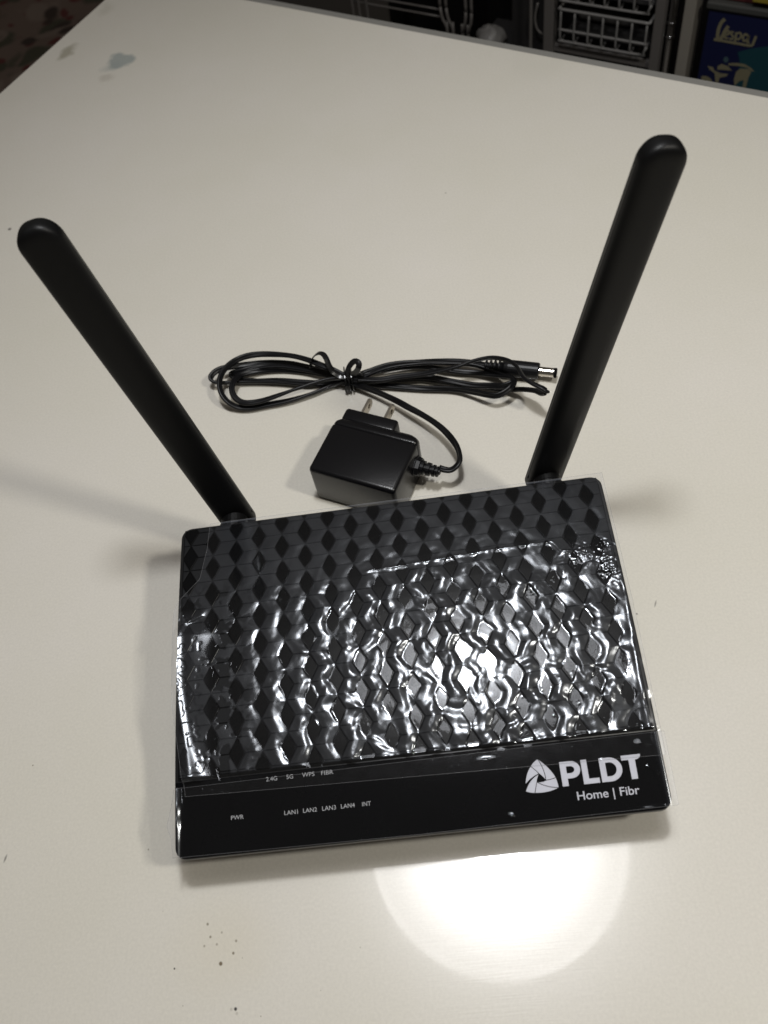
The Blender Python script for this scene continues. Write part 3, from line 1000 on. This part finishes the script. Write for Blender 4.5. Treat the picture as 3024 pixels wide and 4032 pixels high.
CORD = {
'P1':[(-11.8, 195.3, 7.0), (-7.3, 196.9, 7.0), (3.9, 200.1, 6.0), (17.1, 201.0, 5.0), (30.9, 198.9, 5.0), (45.2, 195.1, 6.0), (56.3, 190.8, 7.0), (63.4, 187.6, 7.0)],
'P2':[(-13.5, 194.5, 6.0), (3.5, 196.6, 5.0), (21.8, 197.1, 4.0), (36.0, 192.5, 4.0), (46.5, 188.6, 4.0), (56.9, 185.7, 4.0), (67.0, 180.4, 6.0), (73.4, 175.3, 9.0), (75.4, 170.4, 11.0), (73.8, 165.7, 12.0), (69.5, 162.8, 11.0), (64.5, 161.8, 10.0), (59.9, 163.9, 9.0), (51.5, 170.3, 6.0), (41.4, 175.9, 4.0), (23.8, 180.5, 3.0), (6.1, 185.4, 3.0), (-4.0, 188.2, 3.0), (-13.9, 192.5, 4.0)],
'P3':[(-14.0, 189.1, 9.0), (-0.4, 186.6, 9.0), (10.6, 186.0, 10.0), (26.4, 183.7, 12.0), (42.9, 182.7, 15.0), (53.7, 183.6, 17.0), (64.1, 182.4, 19.0), (72.4, 177.3, 21.0), (77.0, 170.9, 22.0), (79.6, 161.3, 23.0), (83.3, 155.3, 24.0), (88.5, 150.4, 24.0), (90.1, 149.6, 22.0), (88.3, 152.3, 18.0), (85.4, 159.1, 13.0), (78.9, 165.5, 8.0), (71.2, 170.1, 4.0), (59.1, 175.2, 3.0), (48.9, 179.0, 3.0), (35.1, 184.4, 3.0), (21.0, 188.9, 3.0), (2.9, 191.2, 3.0), (-14.0, 193.4, 3.0)],
'P4':[(-14.4, 193.6, 5.0), (3.8, 196.3, 8.0), (22.1, 196.0, 8.0), (36.4, 193.3, 8.0), (54.0, 189.8, 7.0), (64.0, 184.5, 6.0), (71.0, 178.5, 7.0), (74.2, 173.8, 9.0), (74.6, 170.0, 10.0), (69.0, 169.0, 9.0), (62.4, 172.1, 7.0), (52.1, 175.3, 6.0), (40.6, 180.2, 6.0), (28.2, 185.7, 6.0), (13.9, 188.0, 6.0), (-0.6, 188.3, 6.0), (-13.7, 189.7, 6.0)],
'P5':[(27.0, 114.0, 14.4), (30.0, 112.4, 14.3), (33.3, 112.0, 14.0), (36.8, 113.9, 15.0), (38.6, 117.7, 15.0), (38.2, 125.9, 14.0), (35.1, 135.6, 12.0), (29.9, 145.0, 11.0), (22.5, 154.2, 10.0), (14.1, 162.8, 9.0), (7.5, 169.8, 8.0), (-1.4, 177.8, 7.0), (-9.8, 184.5, 6.0), (-17.0, 189.5, 5.0), (-22.0, 192.9, 5.0)],
'L1':[(-18.9, 191.0, 9.0), (-22.5, 193.4, 10.0), (-28.4, 196.9, 12.0), (-35.8, 201.7, 13.0), (-44.1, 207.5, 13.0), (-53.8, 212.2, 13.0), (-67.3, 216.8, 12.0), (-77.2, 217.8, 12.0), (-85.2, 216.2, 12.0), (-91.4, 210.8, 13.0), (-95.2, 204.6, 13.0), (-96.5, 198.4, 12.0), (-95.7, 192.4, 10.0), (-92.5, 187.7, 7.0), (-87.4, 185.3, 4.0), (-80.4, 184.0, 3.0), (-69.4, 184.6, 3.0), (-56.4, 185.6, 3.0), (-43.3, 188.3, 3.0), (-33.5, 191.4, 3.0), (-26.8, 192.7, 4.0), (-19.4, 193.8, 5.0)],
'L2':[(-19.1, 193.7, 7.0), (-22.9, 195.2, 7.0), (-35.8, 203.2, 6.0), (-45.7, 209.2, 5.0), (-55.6, 213.5, 5.0), (-68.9, 216.5, 5.0), (-82.1, 216.3, 6.0), (-91.6, 214.5, 8.0), (-97.9, 212.6, 9.0), (-101.9, 209.8, 9.0), (-103.3, 207.0, 8.0), (-100.9, 205.3, 6.0), (-92.5, 205.4, 4.0), (-79.4, 204.2, 3.0), (-62.8, 200.8, 3.0), (-46.4, 196.4, 3.0), (-33.4, 194.6, 3.0), (-23.4, 194.6, 4.0), (-19.5, 194.7, 4.0)],
'L3':[(-19.3, 195.9, 5.0), (-23.2, 196.2, 5.0), (-36.2, 202.5, 4.0), (-49.4, 207.9, 3.0), (-62.7, 211.4, 3.0), (-75.9, 211.9, 4.0), (-85.3, 208.5, 6.0), (-88.7, 201.3, 9.0), (-89.7, 195.5, 9.0), (-88.4, 190.3, 8.0), (-84.6, 186.3, 7.0), (-79.4, 184.5, 7.0), (-71.6, 184.8, 7.0), (-61.7, 186.3, 8.0), (-51.8, 188.1, 9.0), (-42.1, 190.4, 9.0), (-32.3, 192.3, 9.0), (-24.0, 192.0, 9.0), (-19.0, 192.4, 8.0)],
'L4':[(-18.9, 192.0, 9.0), (-22.8, 193.8, 8.0), (-35.8, 201.8, 6.0), (-49.0, 208.1, 5.0), (-62.3, 212.6, 5.0), (-75.6, 213.9, 5.0), (-85.0, 212.7, 5.0), (-91.8, 212.4, 4.0), (-91.0, 210.1, 2.5), (-79.7, 207.1, 2.0), (-63.0, 203.6, 2.0), (-46.5, 198.9, 2.0), (-33.5, 196.5, 2.0), (-19.7, 196.9, 2.5)],
}
sec8 = []
for i in range(9):
    a = math.radians(-130 + 260 * i / 8)
    sec8.append((0.88 + 1.0 * math.cos(a), 1.0 * math.sin(a)))
for i in range(9):
    a = math.radians(50 + 260 * i / 8)
    sec8.append((-0.88 + 1.0 * math.cos(a), 1.0 * math.sin(a)))
mb = MB()
for q, (nm, pts) in enumerate(CORD.items()):
    path = catmull(pts, 1.0)
    s = np.linspace(0, 1, len(path))
    tw = 0.7 * np.sin(s * math.pi * (2 + q % 3) + q * 1.7) + 0.5
    if nm == 'P5':
        tw = tw * sstep(0, 0.2, s)
    path[:, 2] = np.maximum(path[:, 2], 1.9)
    mb.add(*sweep(path, sec8, twist=tw))
# the strands carry on through the tie
for k in range(7):
    a = 2 * math.pi * k / 7
    p = [(-24, 193.6 + 2.2 * math.cos(a), 6.2 + 3 * math.sin(a)), (-18, 193 + 2.0 * math.cos(a), 5.8 + 3 * math.sin(a)), (-10, 191.5 + 3.4 * math.cos(a), 5.8 + 2.8 * math.sin(a))]
    mb.add(*sweep(catmull(p, 1.5), sec8, twist=np.full(len(catmull(p, 1.5)), a)))
mb.build('cord', M['cord'], ad, True)
# barrel plug
J0, J1 = np.array([61.0, 188.4, 6.4]), np.array([91.2, 178.4, 6.4])
jd = (J1 - J0) / np.linalg.norm(J1 - J0)
JL = np.linalg.norm(J1 - J0)
prof = []
d = 0.0
for k in range(4):
    prof += [(d, 2.1), (d + 0.5, 3.2 + 0.35 * k), (d + 1.5, 3.3 + 0.35 * k), (d + 1.7, 2.4 + 0.2 * k)]
    d += 2.6
prof += [(d, 3.4), (d + 1.5, 4.6), (d + 3.5, 5.0), (JL - 0.6, 4.9), (JL, 4.4), (JL, 2.9)]
pl = obj('barrel_plug', *revolve(J0, jd, prof, 24), M['cord'], ad, False)
obj('metal_sleeve', *revolve(J1 - jd * 0.5, jd, [(0, 2.75), (8.6, 2.75), (9.0, 2.72)], 24), M['nickel'], pl, False)
obj('sleeve_end', *revolve(J1 + jd * 8.45, jd, [(0, 2.9), (1.4, 2.9), (1.7, 2.5), (1.7, 1.3), (0.2, 1.3)], 24), M['hole'], pl, False)
# twist tie
tie = MB()
ribbon = [(-1.7, -0.3), (0, -0.45), (1.7, -0.3), (1.7, 0.3), (0, 0.45), (-1.7, 0.3)]
tie.add(*sweep(catmull([(-41.5, 205.5, 8.0), (-39.6, 204.4, 15.0), (-35.9, 203.9, 19.5), (-32.5, 202.7, 20.5), (-30.4, 199.3, 20.0), (-29.2, 195.9, 17.0), (-27.2, 193.4, 13.5), (-23.8, 191.8, 11.5), (-20.0, 190.6, 11)], 0.6), ribbon))
tie.add(*sweep(catmull([(-20.4, 188.7, 11.0), (-18.8, 189.8, 16.0), (-16.5, 190.8, 20.0), (-13.6, 191.6, 22.0), (-11.2, 190.1, 22.0), (-11.6, 188.2, 20.0), (-13.9, 188.7, 16.0), (-17.5, 189.7, 13.0), (-19.5, 189.3, 11.0), (-20.3, 187.2, 7.0), (-20.6, 186.4, 3.5), (-19.8, 186.6, 1.6)], 0.6), ribbon))
# the turns round the bundle
for k in range(3):
    x = -21.5 + 1.9 * k
    lp = [(x + 0.6 * math.sin(a * 0.5), 192.9 + 6.2 * math.cos(a), 6.3 + 5.6 * math.sin(a)) for a in np.linspace(0, 2 * math.pi, 30)]
    tie.add(*sweep(np.array(lp), ribbon, up=(1, 0, 0)))
tag(tie.build('twist_tie', M['tie'], None, False), 'shiny black twist tie with two looped ends round the cord bundle', 'twist tie')

# ------------------------------------------------------------------ things behind the table
BG = 250.0
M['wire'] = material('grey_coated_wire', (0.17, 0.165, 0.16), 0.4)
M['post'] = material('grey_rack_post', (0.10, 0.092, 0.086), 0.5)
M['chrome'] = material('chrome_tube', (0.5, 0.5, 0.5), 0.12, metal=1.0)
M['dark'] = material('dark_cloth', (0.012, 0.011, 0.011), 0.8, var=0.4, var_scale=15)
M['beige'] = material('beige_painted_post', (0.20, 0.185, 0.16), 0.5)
def frame(s, off, z):
    return W(s, off, z)
def wbox(s0, s1, o0, o1, z0, z1, bev=0.8):
    return bevel_box(frame, s0, s1, o0, o1, z0, z1, bev, 2)
def rod(pts, r, n=8, step=4):
    return sweep(catmull([W(*p) for p in pts], step), circle(r, n))

rack = thing('drawer_rack', 'grey rack holding wire basket drawers behind the table', 'rack')
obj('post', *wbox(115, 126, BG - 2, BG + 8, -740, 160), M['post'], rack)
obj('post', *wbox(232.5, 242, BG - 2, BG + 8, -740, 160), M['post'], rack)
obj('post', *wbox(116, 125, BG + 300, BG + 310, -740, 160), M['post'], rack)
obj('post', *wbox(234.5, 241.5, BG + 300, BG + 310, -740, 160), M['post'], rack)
obj('rail', *wbox(125.2, 234.3, BG + 2, BG + 8, -156, -149), M['post'], rack)
def basket(z1, z0, label=None):
    b = thing('wire_basket', label, 'basket', 'wire baskets in the rack')
    m_ = MB()
    s0, s1, o0, o1 = 133, 229, BG - 4, BG + 280
    m_.add(*rod([(s0, o0, z1), (s1, o0, z1)], 1.5))
    m_.add(*rod([(s0, o0, z1), (s0, o1, z1)], 1.5))
    m_.add(*rod([(s1, o0, z1), (s1, o1, z1)], 1.5))
    m_.add(*rod([(s0, o1, z1), (s1, o1, z1)], 1.5))
    m_.build('rim', M['wire'], b, True)
    mid = z0 + (z1 - z0) * 0.36
    for z in (mid, z0):
        pts = [(s0, o0, z), (s1 - 9, o0, z), (s1 - 3, o0, z + 2.5), (s1, o0, z + 9)] if z == z0 else [(s0, o0, z), (s1, o0, z)]
        q = MB()
        q.add(*rod(pts, 1.3))
        q.build('cross_wire', M['wire'], b, True)
    for k in range(7):
        s = s0 + 2 + (s1 - s0 - 4) * k / 6
        q = MB()
        q.add(*rod([(s, o0 + 0.5, z1), (s, o0 + 0.5, z0 + (7 if k == 6 else 0)), (s, o0 + 12, z0 + (7 if k == 6 else -1))], 1.15, 6, 8))
        q.build('upright_wire', M['wire'], b, True)
    obj('tray_floor', *wbox(s0 + 1.5, s1 - 1.5, o0 + 16, o1 - 2, z0 - 1, z0 + 1, 0.4), M['dark'], b)
    return b
basket(-106.5, -139.5, 'grey wire basket with rounded corner, lower of two in the rack')
basket(-58, -97.5, 'grey wire basket cut by the top of the photo, upper in the rack')
tag(obj('folded_cloth', *bevel_box(frame, 138, 200, BG + 30, BG + 200, -136.5, -122, 6, 3), material('grey_brown_cloth', (0.035, 0.032, 0.03), 0.9, var=0.5, var_scale=40), None, True),
    'dull grey folded cloth lying inside the lower wire basket', 'cloth')

stand = thing('wire_stand', 'dark grey bent tube stand with cross wires left of the drawer rack', 'stand')
for s, b_ in ((-10, 4), (-2.5, 4), (22, -3), (29, -3)):
    q = MB()
    q.add(*rod([(s, BG, 150), (s, BG, -100), (s, BG, -128), (s + b_ * 0.6, BG, -142), (s + b_ * 1.6, BG, -152), (s + b_ * 1.8, BG, -200), (s + b_ * 1.8, BG, -740)], 1.7, 8, 6))
    q.build('tube', M['post'], stand, True)
for s in (-128, -119, -108):
    q = MB()
    q.add(*rod([(s, BG, 150), (s, BG, -740)], 1.6, 8, 40))
    q.build('tube', M['post'], stand, True)
for z in (-133, -141, -118):
    q = MB()
    q.add(*rod([(-130, BG + 3, z), (-12, BG + 3, z)], 1.1, 8, 20))
    q.build('cross_wire', M['post'], stand, True)
tag(obj('cabinet', *wbox(72, 114, BG + 10, BG + 300, -740, 200, 2), material('dark_grey_cabinet', (0.018, 0.017, 0.017), 0.5), None), 'dark cabinet side standing left of the wire basket rack', 'cabinet')
pz = MB()
pz.add(*rod([(101, BG - 3, 150), (101, BG - 3, -100), (101, BG - 3, -160), (101, BG - 3, -700)], 1.8, 8, 30))
pz.add(*rod([(106, BG + 3, -108), (104, BG + 1, -122), (107, BG, -134), (113, BG + 1, -139)], 1.1, 8, 3))
tag(pz.build('hanging_pipe', M['post'], None, True), 'thin grey pipe with a bent hook in front of the dark cabinet', 'pipe')
# plastic bag
vv, ff = revolve(W(46, BG + 10, -166), (0, 0, 1), [(0, 4), (1, 14), (6, 17), (12, 15), (17, 10), (19, 5), (19.8, 1)], 18)
vv = [(x + 2.0 * math.sin(y * 0.9 + z), y + 1.5 * math.sin(x * 0.8), z + 1.2 * math.sin(x * 0.7 + y * 0.5)) for x, y, z in vv]
tag(obj('plastic_bag', vv, ff, material('pale_bag', (0.13, 0.125, 0.12), 0.5), None, True), 'small pale crumpled bag beside the bent tubes', 'bag')
tag(obj('bag_shelf', *wbox(30, 70, BG - 5, BG + 60, -172, -165.6, 1), M['dark'], None), 'dark narrow shelf under the crumpled bag', 'shelf')
cp = MB()
cp.add(*revolve(W(247, BG + 12, -740), (0, 0, 1), [(0, 4.5), (900, 4.5)], 20))
for z in (-126, -112):
    cp.add(*revolve(W(247, BG + 12, z), (0, 0, 1), [(0, 4.5), (0.6, 5.4), (3, 5.4), (3.6, 4.5)], 20))
tag(cp.build('chrome_pole', M['chrome'], None, True), 'shiny chrome pole between the wire baskets and the beige post', 'pole')
tag(obj('beige_post', *wbox(261.5, 272.5, BG - 6, BG + 20, -740, 160, 1), M['beige'], None), 'plain beige upright post left of the blue printed box', 'post')

# printed tin box at the right
pbox = thing('printed_box', 'dark blue box printed with cream lettering and scooters at top right', 'box')
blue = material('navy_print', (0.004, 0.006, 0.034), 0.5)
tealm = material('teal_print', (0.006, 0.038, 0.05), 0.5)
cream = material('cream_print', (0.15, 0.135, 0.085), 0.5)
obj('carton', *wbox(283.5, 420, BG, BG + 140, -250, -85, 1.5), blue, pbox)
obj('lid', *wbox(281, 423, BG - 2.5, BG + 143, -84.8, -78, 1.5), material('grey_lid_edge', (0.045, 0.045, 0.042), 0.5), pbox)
def on_front(loops_or_mesh, name, mat, d):
    v, f = loops_or_mesh
    return obj(name, [W(p[0], BG - d, p[1]) for p in v], f, mat, pbox)
on_front(shape2d([[(320.5, -180), (322.5, -134), (321, -128), (318, -122), (328, -117), (352, -109), (419, -106), (419, -180)]]), 'teal_field', tealm, 0.10)
def stroke(pts, w):
    P = catmull([(x, y, 0) for x, y in pts], 0.5)
    Tn = np.gradient(P, axis=0)
    Tn /= np.linalg.norm(Tn, axis=1)[:, None]
    n = np.stack([-Tn[:, 1], Tn[:, 0]], 1)
    a = P[:, :2] + n * w / 2
    b = P[:, :2] - n * w / 2
    v = [(x, y, 0) for x, y in np.vstack([a, b])]
    k = len(P)
    f = [[i, i + 1, k + i + 1, k + i] for i in range(k - 1)]
    return v, f
word = MB()
def script(pts, w, zz):
    v, f = stroke(pts, w)
    word.add([W(p[0], BG - zz, p[1]) for p in v], f)
script([(300.0, -92.5), (297.2, -97), (296.0, -104), (296.5, -111), (298.0, -113.5), (300.5, -110), (302.5, -103), (304.5, -98.5)], 3.38, 0.25)
script([(303.2, -107.5), (306.0, -106.0), (306.3, -103.6), (304.4, -103.2), (303.0, -106), (303.6, -109.8), (306.6, -110)], 2.03, 0.30)
script([(310.8, -103.8), (308.6, -103.5), (308.6, -105.7), (310.8, -107.6), (310.2, -110.2), (307.6, -110)], 2.03, 0.35)
script([(313.0, -103), (313.4, -108), (313.6, -115)], 2.16, 0.40)
script([(313.4, -104.5), (316.5, -103.0), (318.2, -105.6), (316.6, -109.2), (313.6, -109)], 2.03, 0.45)
script([(324.6, -104.5), (321.6, -103.6), (320.2, -107.0), (322.0, -110.0), (324.6, -107.6), (325.2, -104.2), (325.2, -110.5), (327, -110)], 2.16, 0.50)
script([(293.2, -113.2), (303, -113.2), (316, -113.4), (329, -113.2), (331, -109), (331.8, -103.5)], 2.56, 0.55)
word.build('script_lettering', cream, pbox)
def blob(name, lst, mat, d):
    mb_ = MB()
    for lp in lst:
        v, f = shape2d([lp])
        mb_.add([W(p[0], BG - d, p[1]) for p in v], f)
    return mb_.build(name, mat, pbox)
ell = lambda cx, cy, rx, ry, a=0, n=16: [(cx + rx * math.cos(t) * math.cos(a) - ry * math.sin(t) * math.sin(a), cy + rx * math.cos(t) * math.sin(a) + ry * math.sin(t) * math.cos(a)) for t in [2 * math.pi * i / n for i in range(n)]]
# cream scooters seen small: leg shield, bar, seat and wheel shapes
blob('scooter_print', [[(320.5, -141.5), (324, -137.5), (331, -136.5), (335, -139.0), (333.5, -145), (333.0, -156), (329.8, -156), (329.5, -148.5), (325.5, -150.5), (322, -156), (320.0, -150)],
                       [(311.5, -134.5), (319, -132.6), (327, -132.4), (333, -134.6), (338, -138), (334.0, -138.0), (330, -135.5), (321, -135.4), (312, -136.4)]], cream, 0.20)
blob('scooter_print', [[(301.5, -139.5), (305, -136.2), (311.5, -137.2), (316.5, -141), (312, -141.6), (306, -142), (302.5, -143)],
                       [(292, -140.5), (297.5, -141), (299.5, -144), (306, -145.8), (313.5, -145.2), (312, -148), (306, -150.5), (305.5, -156), (302.6, -156), (300.2, -147), (294.5, -144)],
                       ell(293.5, -155, 6, 3.4, -0.3)], cream, 0.20)
blob('lamp_print', [ell(308.5, -131.2, 2.5, 2.9)], material('pale_teal_print', (0.04, 0.07, 0.08), 0.5), 0.22)
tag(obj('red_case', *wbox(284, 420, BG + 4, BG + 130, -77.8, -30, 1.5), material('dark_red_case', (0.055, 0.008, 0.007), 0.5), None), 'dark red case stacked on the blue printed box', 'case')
tag(obj('yellow_packet', *wbox(322, 418, BG - 3.5, BG + 3.5, -72, -40, 1), material('yellow_packet', (0.22, 0.17, 0.02), 0.5), None), 'yellow packet in front of the dark red case', 'packet')
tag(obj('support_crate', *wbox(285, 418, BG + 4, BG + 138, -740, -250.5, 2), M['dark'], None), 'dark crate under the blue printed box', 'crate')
# dark curtain behind everything there
n = 60
cv, cf = [], []
for i in range(n + 1):
    s = -420 + 1300 * i / n
    for z in (-740, 400):
        cv.append(W(s, BG + 520 + 14 * math.sin(i * 1.7) + 8 * math.sin(i * 0.6), z))
for i in range(n):
    cf.append([2 * i, 2 * i + 2, 2 * i + 3, 2 * i + 1])
cur = obj('curtain', cv, cf, M['dark'], None, True)
sol = cur.modifiers.new('thickness', 'SOLIDIFY')
sol.thickness = 0.004
tag(cur, 'dark hanging curtain behind the wire rack', 'curtain')

# ------------------------------------------------------------------ floral bedspread beyond the left edge
def floral_material():
    mt = material('dark_floral_cloth', (0.03, 0.025, 0.02), 0.9, spec=0.1)
    nt = mt.node_tree
    N, Lk = nt.nodes, nt.links
    p = N['Principled BSDF']
    geo = N.new('ShaderNodeNewGeometry')
    wn = N.new('ShaderNodeTexNoise')
    wn.inputs['Scale'].default_value = 14
    Lk.new(geo.outputs['Position'], wn.inputs['Vector'])
    ad_ = N.new('ShaderNodeVectorMath')
    ad_.operation = 'MULTIPLY_ADD'
    ad_.inputs[1].default_value = (0.05, 0.05, 0.05)
    Lk.new(wn.outputs['Color'], ad_.inputs[0])
    Lk.new(geo.outputs['Position'], ad_.inputs[2])
    cols = ((0.14, 0.105, 0.088), (0.065, 0.062, 0.045), (0.10, 0.034, 0.032), (0.17, 0.135, 0.115), (0.048, 0.036, 0.031))
    cur_ = None
    for k, (sc_, th) in enumerate(((16, None), (16, 0.42), (24, 0.22), (15, 0.36), (18, 0.28))):
        v = N.new('ShaderNodeTexVoronoi')
        v.inputs['Scale'].default_value = sc_
        mp = N.new('ShaderNodeMapping')
        mp.inputs['Location'].default_value = (k * 1.37, k * 0.71, k * 0.3)
        Lk.new(ad_.outputs[0], mp.inputs['Vector'])
        Lk.new(mp.outputs[0], v.inputs['Vector'])
        if th is None:
            rgb = N.new('ShaderNodeRGB')
            rgb.outputs[0].default_value = (*cols[0], 1)
            cur_ = rgb.outputs[0]
            continue
        mr = N.new('ShaderNodeMapRange')
        mr.inputs['From Min'].default_value = th + 0.05
        mr.inputs['From Max'].default_value = th - 0.05
        Lk.new(v.outputs['Distance'], mr.inputs['Value'])
        mx = N.new('ShaderNodeMix')
        mx.data_type = 'RGBA'
        Lk.new(mr.outputs[0], mx.inputs['Factor'])
        Lk.new(cur_, mx.inputs['A'])
        mx.inputs['B'].default_value = (*cols[k], 1)
        cur_ = mx.outputs['Result']
    Lk.new(cur_, p.inputs['Base Color'])
    return mt
bed = thing('bed', 'bed with dark floral bedspread beyond the left table edge', 'bed')
gx, gy = np.meshgrid(np.linspace(-1900, -330, 60), np.linspace(850, 2700, 60))
gz = -300 + 14 * perlin(gx / 160, gy / 160, 3) + 5 * perlin(gx / 50, gy / 50, 4)
hang = np.clip((gx + 400) / 70, 0, 1)
gz = gz - hang ** 2 * 300
idx = np.arange(3600).reshape(60, 60)
ff = np.stack([idx[:-1, :-1], idx[:-1, 1:], idx[1:, 1:], idx[1:, :-1]], -1).reshape(-1, 4)
bs = obj('bedspread', np.stack([gx.ravel(), gy.ravel(), gz.ravel()], 1), ff.tolist(), floral_material(), bed, True)
sol = bs.modifiers.new('thickness', 'SOLIDIFY')
sol.thickness = 0.008
obj('mattress', *box_w(-1880, -440, 880, 2680, -640, -330, 30, 3), material('mattress_ticking', (0.2, 0.2, 0.2), 0.8), bed)
obj('bed_frame', *box_w(-1900, -430, 870, 2690, -739, -641, 5, 2), M['dark'], bed)
